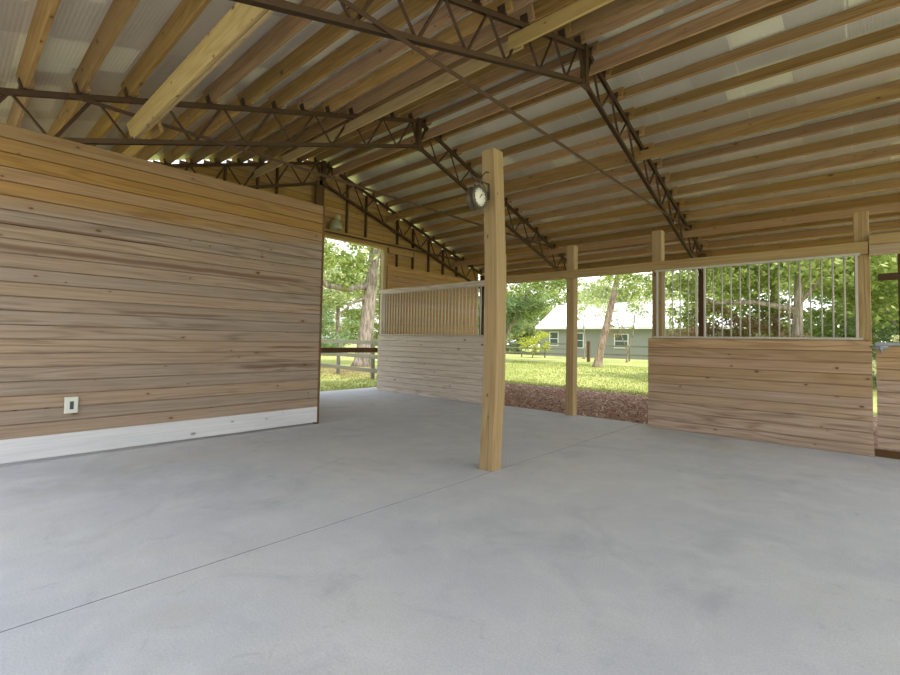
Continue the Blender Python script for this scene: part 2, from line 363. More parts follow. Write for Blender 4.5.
# gable wall with door opening
gb=MB(); OP0,OP1,OZ=5.3,8.17,3.90
h=.142; z=0.0; XG=-10.06
while z<5.9:
    zc=z+h
    half=(ZT+.15-zc)/SL
    if half>.05:
        a=max(YE0,YR-half); b=min(YE1,YR+half)
        segs=[(a,b)]
        if z<OZ-.02: segs=[(a,OP0),(OP1,b)]
        for s0,s1 in segs:
            if s1-s0>.05: gb.ext([(0,.003),(.003,0),(.03,0),(.03,h),(.022,h),(.022,h-.010),(.003,h-.010),(0,h-.013)],(XG,s0,z),(0,1,0),(-1,0,0),(0,0,1),s1-s0)
    z+=h
struct(gb.build('wall_back',M['gable']),'orange pine board gable end with a tall open doorway','wall')
sm=MB()
for y in (3.9,4.6,5.05,6.98,7.59): sm.box((XG,y-.02,OZ+.16),(XG+.08,y+.02,zt(y)-.02),ch=.003)
for y in (8.72,9.34,10.0,10.65,11.3): sm.box((XG,y-.02,3.43),(XG+.08,y+.02,zt(y)-.02),ch=.003)
struct(sm.build('trim_2',M['brownrail']),'dark upright studs on the inside of the gable','trim')
lp=MB()
n=24
for i in range(n):
    zA=.02+i*.142
    lp.ext([(0,.003),(.003,0),(.025,0),(.025,.142),(.02,.142),(.02,.132),(.003,.132),(0,.129)],(-9.945,8.32,zA),(0,1,0),(-1,0,0),(0,0,1),YE1-.1-8.32)
struct(lp.build('wall_panel',M['gable']),'lower board lining of the back wall behind the left stall grille','wall')
hd=MB(); hd.box((-10.06,5.2,OZ+.0),(-9.955,8.35,OZ+.17),ch=.004); hd.box((-10.0,8.36,3.78),(-9.95,9.3,4.05),ch=.004)
struct(hd.build('trim_3',M['gable']),'timber header board over the back doorway','trim')
jb=MB(); jb.box((-10.09,OP0,OZ-.035),(-9.94,OP1,OZ),ch=.003); jb.box((-10.09,OP1,0),(-9.94,OP1+.04,OZ),ch=.003); jb.box((-10.09,OP0-.04,0),(-9.94,OP0,OZ),ch=.003)
jb.box((-10.06,OP1+.04,0),(-9.97,OP1+.14,OZ),ch=.003)
struct(jb.build('door_1',M['beam']),'pale timber lining of the open back doorway','door frame')
# roof
rf=MB(); NH=.178
for sgn,ye in ((-1,YE0-.42),(1,13.3)):
    def rp(y,nh): 
        return (y, zt(y)+.026/CO+nh/CO)
    y0,z0=rp(YR,.190); y1,z1=rp(ye,.190); dz=.05
    for zz,flip in ((0,0),(dz,1)):
        q=[(-10.4,y0,z0+zz),(4.2,y0,z0+zz),(4.2,y1,z1+zz),(-10.4,y1,z1+zz)]
        if (sgn>0)!=bool(flip): q=q[::-1]
        rf.face(q,[(0,0)]*4)
    for xx in (-10.4,4.2): rf.face([(xx,y0,z0),(xx,y1,z1),(xx,y1,z1+dz),(xx,y0,z0+dz)],[(0,0)]*4)
    rf.face([(-10.4,y1,z1),(4.2,y1,z1),(4.2,y1,z1+dz),(-10.4,y1,z1+dz)],[(0,0)]*4)
struct(rf.build('ceiling',M['foil']),'silvery foil insulation lining under the pitched metal roof','ceiling')
# purlins
def ordn(i): return ['first','second','third','fourth','fifth','sixth','seventh','eighth','ninth','tenth','eleventh','twelfth','thirteenth','fourteenth','fifteenth','sixteenth','seventeenth'][i]
rows=[('left',-1,i,6.01-.4575*i) for i in range(14)]+[('right',1,i,6.35+.47*i) for i in range(15)]
bays=[('near bay',X1-.12,4.1,.024),('middle bay',X2-.12,X1+.12,-.024),('far bay',-10.3,X2+.12,.024)]
def purlin_mesh(x0,x1,y,sgn,dy,w=.045,hh=.186):
    t=V((0,CO,-SI*sgn)); nrm=V((0,SI*sgn,CO))
    mb=MB(); o=V((x0,y,zt(y)+.029/CO))+t*dy
    L=x1-x0; c=.004; segs=1
    prof=[(-w/2+c,0),(w/2-c,0),(w/2,c),(w/2,hh-c),(w/2-c,hh),(-w/2+c,hh),(-w/2,hh-c),(-w/2,c)]
    mb.ext(prof,o,(1,0,0),t,nrm,L); return mb,o
for side,sgn,i,y in rows:
    for bn,xa,xb,dy in bays:
        mb,o=purlin_mesh(xa,xb,y,sgn,dy)
        ob=mb.build('roof_purlin',M['pine'],org=o)
        lead=f'{ordn(i)} pine roof purlin' 
        tag(ob,f'{lead} down from the ridge, {side} slope, {bn}','purlin',f'roof purlins on the {side} slope')
# trusses
def truss(x,label,flip=1,hanger=False,clips=True):
    t=thing('roof_truss',label,'truss',(x,YR,ZB),'brown steel roof trusses')
    up=(0,0,1)
    for nm,zz,fb in (('top_chord',zt,-1),('bottom_chord',zb,1)):
        for ye in (YE0,YE1):
            mb=MB(); p=(x,YR,zz(YR)); q=(x,ye,zz(ye))
            if ye<YR: p,q=q,p
            mb.angle(p,q,.058,.008,up,1,fb); mb.angle((x-.01,)+p[1:],(x-.01,)+q[1:],.058,.008,up,-1,fb)
            mb.build(nm,M['rust'],t)
    mb=MB(); mb.obox((x,YR,ZB-.05),(x,YR,ZT+.04),.09,.09,up=(0,1,0)); mb.box((x-.03,YR-.11,ZB-.07),(x+.03,YR+.11,ZB+.04)); mb.build('king_post',M['rust'],t)
    p=.70
    for sgn in (-1,1):
        k=0
        while True:
            yt=YR+sgn*(.2+p*k); yb=YR+sgn*(.55+p*k); yt2=YR+sgn*(.2+p*(k+1))
            lim=abs((YE0 if sgn<0 else YE1)-YR)
            if abs(yb-YR)>lim-.05: break
            for ya,yc in ((yt,yb),(yt2,yb)):
                if abs(ya-YR)>lim: continue
                mb=MB(); mb.angle((x,ya,zt(ya)),(x,yc,zb(yc)),.036,.006,(1,0,0),1,1); mb.build('web_bar',M['rust'],t)
            k+=1
        mb=MB(); mb.angle((x,YR+sgn*.0,ZB),(x,YR+sgn*.2,zt(YR+sgn*.2)),.036,.006,(1,0,0)); mb.build('web_bar',M['rust'],t)
    ytie=(ZT-3.98)/SL
    mb=MB(); mb.angle((x+.03,YR-ytie,3.98),(x+.03,YR+ytie,3.98),.045,.007,up,1,-1); mb.build('tie_rod',M['rust'],t,)
    for side,sgn,i,y in rows:
        if y>YE1: continue
        tt=V((0,CO,-SI*sgn)); nrm=V((0,SI*sgn,CO))
        mb=MB(); o=V((x-.05,y,zt(y)+.026/CO))+tt*(-.052)
        mb.ext([(-.008,0),(0,0),(0,.1),(-.008,.1)],o,(1,0,0),tt,nrm,.10)
        mb.ext([(-.03,-.008),(.03,-.008),(.03,.0),(-.03,.0)],o,(1,0,0),tt,nrm,.10)
        mb.build('purlin_clip',M['clip'],t)
    if hanger:
        mb=MB(); mb.box((x-.03,YR-.19,4.5),(x+.03,YR+.03,ZB+.03)); mb.build('hanger_post',M['brownrail'],t)
    return t
truss(X1,'nearest brown steel lattice roof truss, above the central wooden post')
truss(X2,'middle brown steel lattice roof truss, rising from above the left board wall')
truss(X3,'farthest brown steel lattice roof truss, against the wooden gable end',hanger=True)
def column(x,y,label,mat=None):
    mb=MB(); w=.07
    for s in (-1,1): mb.box((x-w,y+s*(w-.006)-.006,GZ),(x+w,y+s*(w-.006)+.006,zt(y)-.03),grain=2)
    mb.box((x-.006,y-w+.01,GZ),(x+.006,y+w-.01,zt(y)-.03),grain=2)
    mb.box((x-.1,y-.1,GZ-.02),(x+.1,y+.1,GZ+.012))
    return tag(mb.build('steel_column',M['rust'],org=(x,y,GZ)),label,'column','brown steel columns at the eaves')
column(X1,YE1+.08,'brown steel column seen through the bars of the right stall grille')
column(X2,YE1+.08,'brown steel column at the eave behind the slim post in the open bay')
column(X3,YE1+.06,'dark steel column seen through the last bars of the left stall grille')
cR=thing('steel_column','brown steel eave column with a horizontal arm at the far right edge','column',(.5,YE1+.08,GZ),'brown steel columns at the eaves')
mb=MB(); 
for s in (-1,1): mb.box((.43,YE1+.08+s*.064-.006,GZ),(.57,YE1+.08+s*.064+.006,3.6),grain=2)
mb.box((.494,YE1+.02,GZ),(.506,YE1+.14,3.6),grain=2); mb.build('column_shaft',M['rust'],cR)
mb=MB(); mb.box((.14,YE1,2.70),(2.6,YE1+.05,2.84)); mb.build('girt',M['rust'],cR)
# beams lying in the trusses
def beam(x0,x1,y,zc,hh,w,label,mat='beam',tilt=0,double=False):
    t=V((0,math.cos(tilt),math.sin(tilt))); nrm=V((0,-math.sin(tilt),math.cos(tilt)))
    mb=MB(); c=.004
    ws=[(-w/2,w/2)] if not double else [(-w,-.004),(.004,w)]
    for a,b in ws:
        mb.ext([(a+c,0),(b-c,0),(b,c),(b,hh-c),(b-c,hh),(a+c,hh),(a,hh-c),(a,c)],(x0,y,zc),(1,0,0),t,nrm,x1-x0)
    o=mb.build('brace_beam',M[mat],org=(x0,y,zc)); return tag(o,label,'beam','long timbers lying across the trusses')
beam(X2-.05,X1+.35,1.50,zb(1.50)+.045,.19,.045,'bright doubled pine beam at upper left ending on the middle truss',double=True,tilt=TH)
beam(X2-2.6,X2+.3,1.62+.06,zb(1.68)+.05,.14,.04,'brown brace beam behind the left wall top, beyond the middle truss','pine',tilt=TH)
beam(-10.0,X1+.05,4.47,zb(4.47)+.20,.165,.042,'long pale plank beside the ridge running from near truss to gable')
beam(X1-.04,4.1,4.33,zb(4.33)+.18,.165,.042,'pale plank continuing past the near truss to the top edge')
beam(-9.86,4.1,6.42,5.385,.19,.042,'deep golden beam just right of the ridge, under the top chords','pine')
beam(-9.86,4.1,8.16,zb(8.16)+.06,.165,.05,'pine beam with a light lower edge, lying midway down the right slope','pine')
beam(-9.86,4.1,10.9,zb(10.9)+.05,.14,.045,'lowest pine brace beam on the right slope near the eave','pine')
# centre post (slightly crooked) with the clock
def crooked(name,x,y,w,z1,label,bow,mat,group=None,z0=0.0):
    mb=MB(); c=.006; n=10; pr=[(-w/2+c,-w/2),(w/2-c,-w/2),(w/2,-w/2+c),(w/2,w/2-c),(w/2-c,w/2),(-w/2+c,w/2),(-w/2,w/2-c),(-w/2,-w/2+c)]
    k=random.randint(0,50)*37.0; base=0; m=len(pr)
    for i in range(n+1):
        s=i/n; z=z0+(z1-z0)*s; ox,oy=bow(s)
        mb.v+=[(x+ox+p[0],y+oy+p[1],z) for p in pr]
    d=[0]
    for i in range(m): d.append(d[-1]+math.hypot(pr[(i+1)%m][0]-pr[i][0],pr[(i+1)%m][1]-pr[i][1]))
    for i in range(n):
        za,zb_=(z1-z0)*i/n+k+1,(z1-z0)*(i+1)/n+k+1
        for j in range(m):
            jj=(j+1)%m; mb.f.append((i*m+j,i*m+jj,(i+1)*m+jj,(i+1)*m+j)); mb.mi.append(0); mb.sm.append(False)
            mb.uv+=[(za,d[j]),(za,d[j+1]),(zb_,d[j+1]),(zb_,d[j])]
    mb.f.append(tuple(reversed(range(m)))); mb.mi.append(0); mb.sm.append(False); mb.uv+=[(k,p[0]) for p in pr]
    mb.f.append(tuple(n*m+j for j in range(m))); mb.mi.append(0); mb.sm.append(False); mb.uv+=[(k,p[0]) for p in pr]
    o=mb.build(name,M[mat],org=(x,y,z0)); return tag(o,label,'post',group)
crooked('wooden_post',-3.0,3.975,.168,3.41,'thick free-standing wooden post in the middle of the slab carrying the clock',lambda s:(.035*math.sin(math.pi*s*1.05)-.012*s*s,.02*math.sin(math.pi*s)-.02*s*s),'post','square wooden posts')
ck=thing('wall_clock','round double-sided bracket clock hanging from the central wooden post','clock',(-3.0,3.64,2.82))
fx,cyk,czk=-2.95,3.685,2.835
mb=MB(); mb.lathe((fx-.105,cyk,czk),(1,0,0),[(.096,0),(.116,.0),(.124,.012),(.119,.025),(.112,.03),(.112,.075),(.119,.08),(.124,.093),(.116,.105),(.096,.105),(.095,.094)],32); mb.build('clock_case',M['clockcase'],ck)
for xx,ax in ((fx-.012,1),(fx-.093,-1)):
    mb=MB(); mb.lathe((xx,cyk,czk),(ax,0,0),[(.098,0),(.098,.002),(.0001,.003)],32); f=mb.build('clock_face',M['clockface'],ck,'ivory clock face')
    mb=MB()
    for i in range(12):
        a=math.pi*2*i/12; r0,r1=(.072,.086)
        s,c=math.sin(a),math.cos(a); mb.obox((xx+ax*.0035,cyk+s*r0,czk+c*r0),(xx+ax*.0035,cyk+s*r1,czk+c*r1),.006,.002,up=(1,0,0))
    m_=mb.build('hour_mark',M['black'],ck)
    for nm,a,L,w in (('hour_hand',.6,.042,.007),('minute_hand',-2.4 if ax<0 else .75,.06,.005)):
        mb=MB(); mb.obox((xx+ax*.006,cyk-math.sin(a)*.012,czk-math.cos(a)*.012),(xx+ax*.006,cyk+math.sin(a)*L,czk+math.cos(a)*L),w,.002,up=(1,0,0)); mb.build(nm,M['black'],ck)
mb=MB(); xb=fx-.052; px_=-3.0; py_=3.905
mb.box((xb-.018,3.882,2.86),(xb+.018,3.898,3.24),ch=.004)
mb.tube([(xb,3.885,3.03),(xb,3.8,3.03),(xb,3.66,3.035),(xb,3.60,3.05)],.008,8)
mb.tube([(xb,3.885,3.16),(xb,3.83,3.15),(xb,3.78,3.10),(xb,3.75,3.035)],.007,8)
mb.tube([(xb,3.885,2.92),(xb,3.84,2.94),(xb,3.80,3.0),(xb,3.79,3.03)],.006,8)
for yy in (3.645,3.72): mb.tube([(xb,yy,3.035),(xb,yy,2.94)],.006,8)
mb.build('bracket',M['clockcase'],ck,'dark scrolled iron bracket')
# front posts
YS=7.92
for x,zt_,lab in ((-5.81,3.2,'wooden post partly hidden behind the thick central post'),(-4.165,3.19,'slim wooden post standing alone at the edge of the mulch bed'),(-2.60,3.24,'wooden post at the left end of the right stall front'),(-.065,3.11,'wooden post between the right stall front and the gate')):
    w=.155
    crooked('wooden_post',x,YS+.085,w,zt_,lab,lambda s:(.008*math.sin(3*s),0),'post','square wooden posts')
# headers
mb=MB(); mb.box((-5.83,YS-.045,2.555),(.0,YS-.002,2.712),ch=.004)
tag(mb.build('header_beam',M['post'],org=(-5.83,YS,2.565)),'long timber header above the open bay and the right stall grille','beam')
mb=MB(); mb.box((.012,YS-.05,2.525),(4.0,YS-.002,2.66),ch=.004); mb.box((.012,YS-.05,2.662),(4.0,YS-.002,2.79),ch=.004)
tag(mb.build('header_beam',M['post'],org=(0,YS,2.525)),'double board header above the gate at right edge','beam')
# stall fronts
def stall(name,x0,x1,label,mat,n,ztop,zg0,zg1,xbars,barm,group):
    t=thing(name,label,'stall front',(x0,YS,0),group)
    yb=YS-.045
    mb=MB(); boards_x(mb,x0,x1,yb,.003,n,(ztop-.003)/n,.04); mb.build('board_panel',M[mat],t)
    mb=MB(); mb.box((x0+.08 if x0>-5 else x0,yb-.012,ztop),(x1-.08 if x0>-5 else x1,yb+.05,ztop+.03),ch=.003); mb.build('sill_channel',M['white_metal'],t,'pale steel channel on top of the boards')
    mb=MB(); mb.box((xbars[0]-.03,yb-.008,zg1-.005),(xbars[-1]+.04,yb+.04,zg1+.025),ch=.003); mb.build('top_channel',M['white_metal'],t,'pale steel channel above the bars')
    for i,x in enumerate(xbars):
        mb=MB(); r=.0105 if x0>-5 else .0145
        if i in (0,len(xbars)-1) or (x0>-5 and i in (5,6)): mb.box((x-.014,yb+.0,zg0),(x+.014,yb+.03,zg1),ch=.002)
        else: mb.tube([(x,yb+.016,zg0),(x,yb+.016,zg1)],r,8)
        mb.build('bar',M[barm],t)
    return t
nb=22; xb0,xb1=-2.575,-.115
stall('horse_stall_front',-2.715,.02,'right stall front of reddish-brown boards under a pale barred grille','stall',10,1.455,1.485,2.545,[xb0+(xb1-xb0)*i/(nb-1) for i in range(nb)],'white_metal','horse stall fronts')
s2=stall('horse_stall_front',-9.74,-5.83,'left stall front of pale weathered boards under a close-barred grille','pale',11,1.455,1.485,2.545,[-9.64+.1055*i for i in range(37)],'barw','horse stall fronts')
mb=MB(); mb.box((-9.74,YS-.05,2.57),(-5.83,YS-.008,2.67),ch=.004); mb.build('top_rail',M['pale'],s2,'weathered timber rail above the bars')
mb=MB(); mb.box((-9.735,YS-.005,0),(-9.62,YS+.09,2.57),ch=.004); mb.build('end_post',M['pale'],s2)
# gate at far right
gt=thing('stall_gate','board stall gate in a grey steel frame at the right edge','gate',(.05,YS,.1))
mb=MB(); boards_x(mb,.058,2.9,YS-.03,.115,9,.141,.03); mb.build('board_panel',M['stall'],gt)
mb=MB(); mb.box((.05,YS-.036,1.388),(2.9,YS+.01,1.43),ch=.003); mb.box((.06,YS+.002,.115),(2.9,YS+.03,.15),ch=.002); mb.box((.06,YS+.002,.15),(.09,YS+.03,1.39),ch=.002); mb.build('gate_frame',M['greymetal'],gt,'grey steel gate frame')
mb=MB(); mb.box((.05,YS-.05,1.34),(.17,YS-.036,1.39),ch=.003); mb.tube([(.0,YS-.06,1.37),(.16,YS-.06,1.37)],.009,8); mb.box((.09,YS-.075,1.325),(.12,YS-.04,1.37),ch=.003); mb.tube([(.105,YS-.066,1.345),(.105,YS-.075,1.305),(.11,YS-.07,1.29)],.008,8); mb.build('latch',M['greymetal'],gt,'grey steel slide-bolt latch')
# mud sill behind the gate gap
mb=MB(); mb.box((.03,YS+.02,-.02),(4.0,YS+.06,.09)); tag(mb.build('kick_board',M['brownrail'],org=(.03,YS+.02,0)),'dark brown kick board under the gate at right edge','board')
# outlet box, lamp
ot=thing('outlet_box','small ivory weatherproof outlet box on the left board wall','outlet',(XL,.995,.57))
mb=MB(); mb.box((XL-.001,.935,.487),(XL+.035,1.055,.66),grain=2,ch=.008); mb.build('box_body',M['outlet'],ot)
mb=MB(); mb.box((XL+.035,.942,.495),(XL+.042,1.048,.652),grain=2,ch=.003); mb.build('cover_plate',M['outlet'],ot)
mb=MB(); mb.box((XL+.042,.978,.53),(XL+.046,1.012,.615),grain=2,ch=.002); 
mb.build('receptacle',M['dark'],ot,'dark receptacle slot')
bl=thing('barn_light','bell-shaped grey-green barn light above the back doorway','light',(-9.8,6.52,4.08))
mb=MB(); mb.lathe((-9.82,6.52,4.30),(0,0,-1),[(.0,-.005),(.06,0),(.085,.02),(.12,.07),(.145,.15),(.15,.235),(.142,.235),(.135,.15),(.1,.06)],28); mb.build('lamp_shade',M['lamp'],bl)
mb=MB(); mb.lathe((-9.79,6.55,4.42),(0,0,-1),[(.0,0),(.05,.0),(.062,.02),(.062,.11),(.05,.125)],20); mb.build('ballast_housing',M['lampw'],bl,'pale ballast housing')
mb=MB(); mb.box((-9.955,6.48,4.07),(-9.94,6.56,4.3)); mb.tube([(-9.945,6.52,4.26),(-9.88,6.52,4.31),(-9.83,6.52,4.305)],.014,8); mb.build('wall_bracket',M['lamp'],bl)
# ------------------------------------------------------------------ outdoors
def rails_fence(name,pts,label,mat,zs=(1.24,.78,.30),ph=1.36,rail_h=.14,group=None,side=-1):
    t=thing(name,label,'fence',(pts[0][0],pts[0][1],GZ),group)
    for (x,y) in pts:
        mb=MB(); mb.box((x-.055,y-.055,GZ-.02),(x+.055,y+.055,GZ+ph),ch=.006); mb.build('fence_post',M[mat],t)
    for (xa,ya),(xb_,yb_) in zip(pts[:-1],pts[1:]):
        for z in zs:
            mb=MB(); mb.obox((xa,ya+side*.075,GZ+z),(xb_,yb_+side*.075,GZ+z),.035,rail_h,ch=.004); mb.build('fence_rail',M[mat],t)
    return t
rails_fence('board_fence',[(-25.5,11.7),(-22.9,11.4),(-20.4,11.1),(-17.9,10.82),(-15.45,10.55),(-12.95,10.27),(-11.2,10.08)],'grey three-rail board fence seen through the back doorway','fence',zs=(1.29,.80,.31),ph=1.42)
rails_fence('board_fence',[(-42+2.5*i,37.2) for i in range(10)],'distant brown board fence along the lawn before the house','fence',zs=(1.3,.85,.4),ph=1.5)
rails_fence('board_fence',[(-16.9+2.5*i,37.5) for i in range(7)],'distant board fence right of the leaning tree','fence',zs=(1.2,.5),ph=1.3)
mb=MB(); mb.box((-15.9,33.0,GZ),(-15.7,33.2,GZ+1.55),ch=.01); tag(mb.build('fence_post',M['brownrail'],org=(-15.8,33.1,GZ)),'single brown post standing beside the leaning tree trunk','post')
mb=MB(); mb.box((-10.14,5.2,.985),(-10.10,8.34,1.115),ch=.003); tag(mb.build('door_rail',M['brownrail'],org=(-10.12,5.2,1.04)),'brown wooden rail barring the back doorway','rail')
# house
hs=thing('house','long pale house with a white metal roof beyond the lawn','house',(-18,46,GZ))
HX0,HX1,HY0,HY1,HZ=-26.4,-2.0,42.6,52.0,2.95
mb=MB(); mb.box((HX0+.3,HY0+.5,GZ),(HX1-.3,HY1-.5,HZ),grain=0); mb.build('house_wall',M['housewall'],hs)
mb=MB()
ym=(HY0+HY1)/2
for a,b in ((HY0,ym),(HY1,ym)):
    za,zm=HZ-.06,HZ+2.6
    nx=24
    for i in range(nx):
        xa=HX0+(HX1-HX0)*i/nx; xb_=HX0+(HX1-HX0)*(i+1)/nx
        mb.ext([(0,0),(xb_-xa-.02,0),(xb_-xa-.02,.04),(0,.04)],(xa,a,za),V((0,b-a,zm-za)),(1,0,0),V((1,0,0)).cross(V((0,b-a,zm-za))) if a>ym else V((0,b-a,zm-za)).cross(V((1,0,0)))*-1,math.hypot(b-a,zm-za))
mb.face([(HX0,HY0,HZ-.06),(HX1,HY0,HZ-.06),(HX1,ym,HZ+2.6),(HX0,ym,HZ+2.6)],[(0,0)]*4); mb.face([(HX0,HY1,HZ-.06),(HX1,HY1,HZ-.06),(HX1,ym,HZ+2.6),(HX0,ym,HZ+2.6)][::-1],[(0,0)]*4)
mb.box((HX0,HY0,HZ-.22),(HX1,HY0+.05,HZ-.04),grain=0)
mb.build('house_roof',M['houseroof'],hs)
def hwin(x,z0,w,hh):
    mb=MB(); f=.08; y=HY0+.42
    mb.box((x-w/2-f,y,z0-f),(x+w/2+f,y+.1,z0),grain=0); mb.box((x-w/2-f,y,z0+hh),(x+w/2+f,y+.1,z0+hh+f),grain=0)
    mb.box((x-w/2-f,y,z0),(x-w/2,y+.1,z0+hh),grain=2); mb.box((x+w/2,y,z0),(x+w/2+f,y+.1,z0+hh),grain=2); mb.box((x-w/2,y,z0+hh/2-.03),(x+w/2,y+.1,z0+hh/2+.03),grain=0)
    o=mb.build('house_window',M['window_frame'],hs)
    mb=MB(); mb.box((x-w/2,y+.05,z0),(x+w/2,y+.075,z0+hh)); p=mb.build('window_pane',M['window_dark'],hs); p.parent=o
    return o
for x,w,z0,hh in ((-24.4,.9,1.1,1.3),(-21.6,.9,.9,1.4),(-17.3,1.2,1.0,1.2),(-10.5,1.0,1.1,1.2)): hwin(x,z0,w,hh)
# mulch
mu=MB(); nx,ny=90,28
P={}
for i in range(nx+1):
    for j in range(ny+1):
        x=-9.9+(14.1)*i/nx; y=8.08+4.75*j/ny
        e=min(1,j/2)*(1 if j<ny else 0)
        yy=y+(.12*noise.noise(V((x*1.2,0,3))) if j>=ny-1 else 0)
        zz=-.055+e*(.035+.03*noise.noise(V((x*2.5,y*2.5,0)))) 
        P[i,j]=(x,yy,zz)
for i in range(nx):
    for j in range(ny): mu.face([P[i,j],P[i+1,j],P[i+1,j+1],P[i,j+1]],[(0,0)]*4,sm=True)
for k in range(16000):
    x=random.uniform(-9.7,-2.2) if k<14000 else random.uniform(-2.2,2.0); y=random.uniform(8.12,12.72)
    if abs(y-8.05)<.09: continue
    i=min(nx-1,int((x+9.9)/14.1*nx)); j=min(ny-1,int((y-8.08)/4.75*ny)); z=P[i,j][2]+random.uniform(.004,.03)
    L=random.uniform(.03,.11); w=random.uniform(.010,.028); a=random.uniform(0,math.pi*2); ti=random.uniform(-.5,.5); tr_=random.uniform(-.6,.6)
    u=V((math.cos(a)*math.cos(ti),math.sin(a)*math.cos(ti),math.sin(ti)))*L/2; s=V((-math.sin(a),math.cos(a),math.sin(tr_))).normalized()*w/2
    c=V((x,y,z)); q=k+.5
    mu.face([c-u-s,c+u-s*.6,c+u+s*.6,c-u+s],[(q,0)]*4,mi=1)
tag(mu.build('mulch_bed',[M['mulch'],M['chip']]),'brown wood-chip mulch bed between the slab and the lawn','mulch',kind='stuff')
gr=MB()
def blade(x,y,h):
    a=random.uniform(0,math.pi); w=h*.16; dx,dy=math.cos(a)*w,math.sin(a)*w; lx,ly=random.uniform(-.5,.5)*h,random.uniform(-.5,.5)*h
    q=len(gr.f)+.5
    gr.face([(x-dx,y-dy,GZ),(x+dx,y+dy,GZ),(x+lx,y+ly,GZ+h)],[(q,0)]*3)
for k in range(30000):
    y=12.75+ (random.random()**1.7)*16; t=(y-12.7)/16
    x=random.uniform(-10.5-9*t,-3.6-3.5*t); blade(x,y,random.uniform(.02,.06)*(1+.6*t))
for k in range(11000):
    x=-10.5-random.random()**1.5*8; y=random.uniform(4.6,11.5); blade(x,y,random.uniform(.02,.07))
for k in range(2500):
    x=-10.47-random.random()*.12; blade(x,random.uniform(5.0,8.8),random.uniform(.02,.06))
tag(gr.build('grass',M['blade']),'short green grass blades on the lawn beyond the mulch','grass',kind='stuff')
ll=MB()
for k in range(9000):
    a=random.uniform(0,6.28); r=3.6*random.random()**.7; x,y=-16.6+math.cos(a)*r*1.3,11.9+math.sin(a)*r*.9; z=GZ+random.uniform(.004,.03); sz=random.uniform(.03,.08); b=random.uniform(0,6.28)
    u_=V((math.cos(b),math.sin(b),random.uniform(-.4,.4)))*sz; w_=V((-math.sin(b),math.cos(b),random.uniform(-.4,.4)))*sz*.5
    ll.face([(x,y,z),(x+u_.x*.5+w_.x,y+u_.y*.5+w_.y,z+abs(w_.z)),(x+u_.x,y+u_.y,z+abs(u_.z)*.4),(x+u_.x*.5-w_.x,y+u_.y*.5-w_.y,z+.004)],[(k+.5,0)]*4)
tag(ll.build('leaf_litter',M['litter']),'brown dead leaves around the foot of the oak behind the fence','leaves',kind='stuff')
# trees
def leaves(blobs,n,size,seed,flat_=.6):
    rd=random.Random(seed); mb=MB(); tot=sum(b[3]**2 for b in blobs); k=seed*100
    for (bx,by,bz,br) in blobs:
        m=int(n*br*br/tot)
        # clumps on the blob surface
        nc=max(5,m//26)
        for c in range(nc):
            while True:
                d=V((rd.gauss(0,1),rd.gauss(0,1),rd.gauss(0,1)))
                if d.length>.1: break
            d.normalize(); r=br*(rd.random()**.4); c0=V((bx,by,bz))+V((d.x*r,d.y*r,d.z*r*flat_))
            cr=br*rd.uniform(.12,.26)
            for q in range(26):
                p=c0+V((rd.gauss(0,1)*cr,rd.gauss(0,1)*cr,rd.gauss(0,.6)*cr))
                u=V((rd.gauss(0,1),rd.gauss(0,1),rd.gauss(0,.6)-.25)).normalized(); w=u.cross(V((rd.gauss(0,1),rd.gauss(0,1),rd.gauss(0,1)))).normalized()
                s=size*rd.uniform(.6,1.3); k+=1
                mb.face([p,p+u*s*.5+w*s*.28,p+u*s,p+u*s*.5-w*s*.28],[(k+.5,0)]*4)
    return mb
PROTO={}
def crown(kind,seed,size,n=7000,rx=4.0,rz=2.6,nb_=16):
    key=(kind,seed,size,n,rx,rz,nb_)
    if key in PROTO: return PROTO[key]
    rd=random.Random(seed); blobs=[]
    for i in range(nb_):
        a=rd.uniform(0,6.28); r=rx*rd.random()**.6; blobs.append((math.cos(a)*r,math.sin(a)*r,rz*rd.uniform(-1,1)*(1-.5*(r/rx)**2),rx*rd.uniform(.22,.38)))
    mb=leaves(blobs,n,size,seed); me=mb.build('foliage',M[kind]).data
    o=[x for x in C.objects if x.data==me][0]; C.objects.unlink(o); bpy.data.objects.remove(o)
    PROTO[key]=me; return me
def tree(name,label,base,h,r,crowns,trunk=None,bark='bark',branches=(),group=None):
    t=thing(name,label,'tree',base,group)
    b=V(base)
    if trunk is None: trunk=[(0,0,-.1),(.1,.05,h*.3),(-.05,.1,h*.65),(.05,0,h)]
    n=len(trunk); pts=[]; rad=[]
    for i in range(n-1):
        for s in range(4):
            f=s/4; p=V(trunk[i]).lerp(V(trunk[i+1]),f); pts.append(b+p); g=(i+f)/(n-1); rad.append(r*(1-.55*g)*(1+.35*max(0,1-g*14)))
    pts.append(b+V(trunk[-1])); rad.append(r*.42)
    mb=MB(); mb.tube(pts,rad,14); mb.build('trunk',M[bark],t)
    for br,rr in branches:
        mb=MB(); mb.tube([b+V(p) for p in br],[rr*(1-.6*i/(len(br)-1)) for i in range(len(br))],9); mb.build('branch',M[bark],t)
    for (kind,seed,size,n_,rx,rz,nb_,off,sc,rot) in crowns:
        o=bpy.data.objects.new('foliage',crown(kind,seed,size,n_,rx,rz,nb_)); C.objects.link(o); o.parent=t; o.location=off; o.scale=(sc,sc,sc); o.rotation_euler=(0,0,rot)
    return t
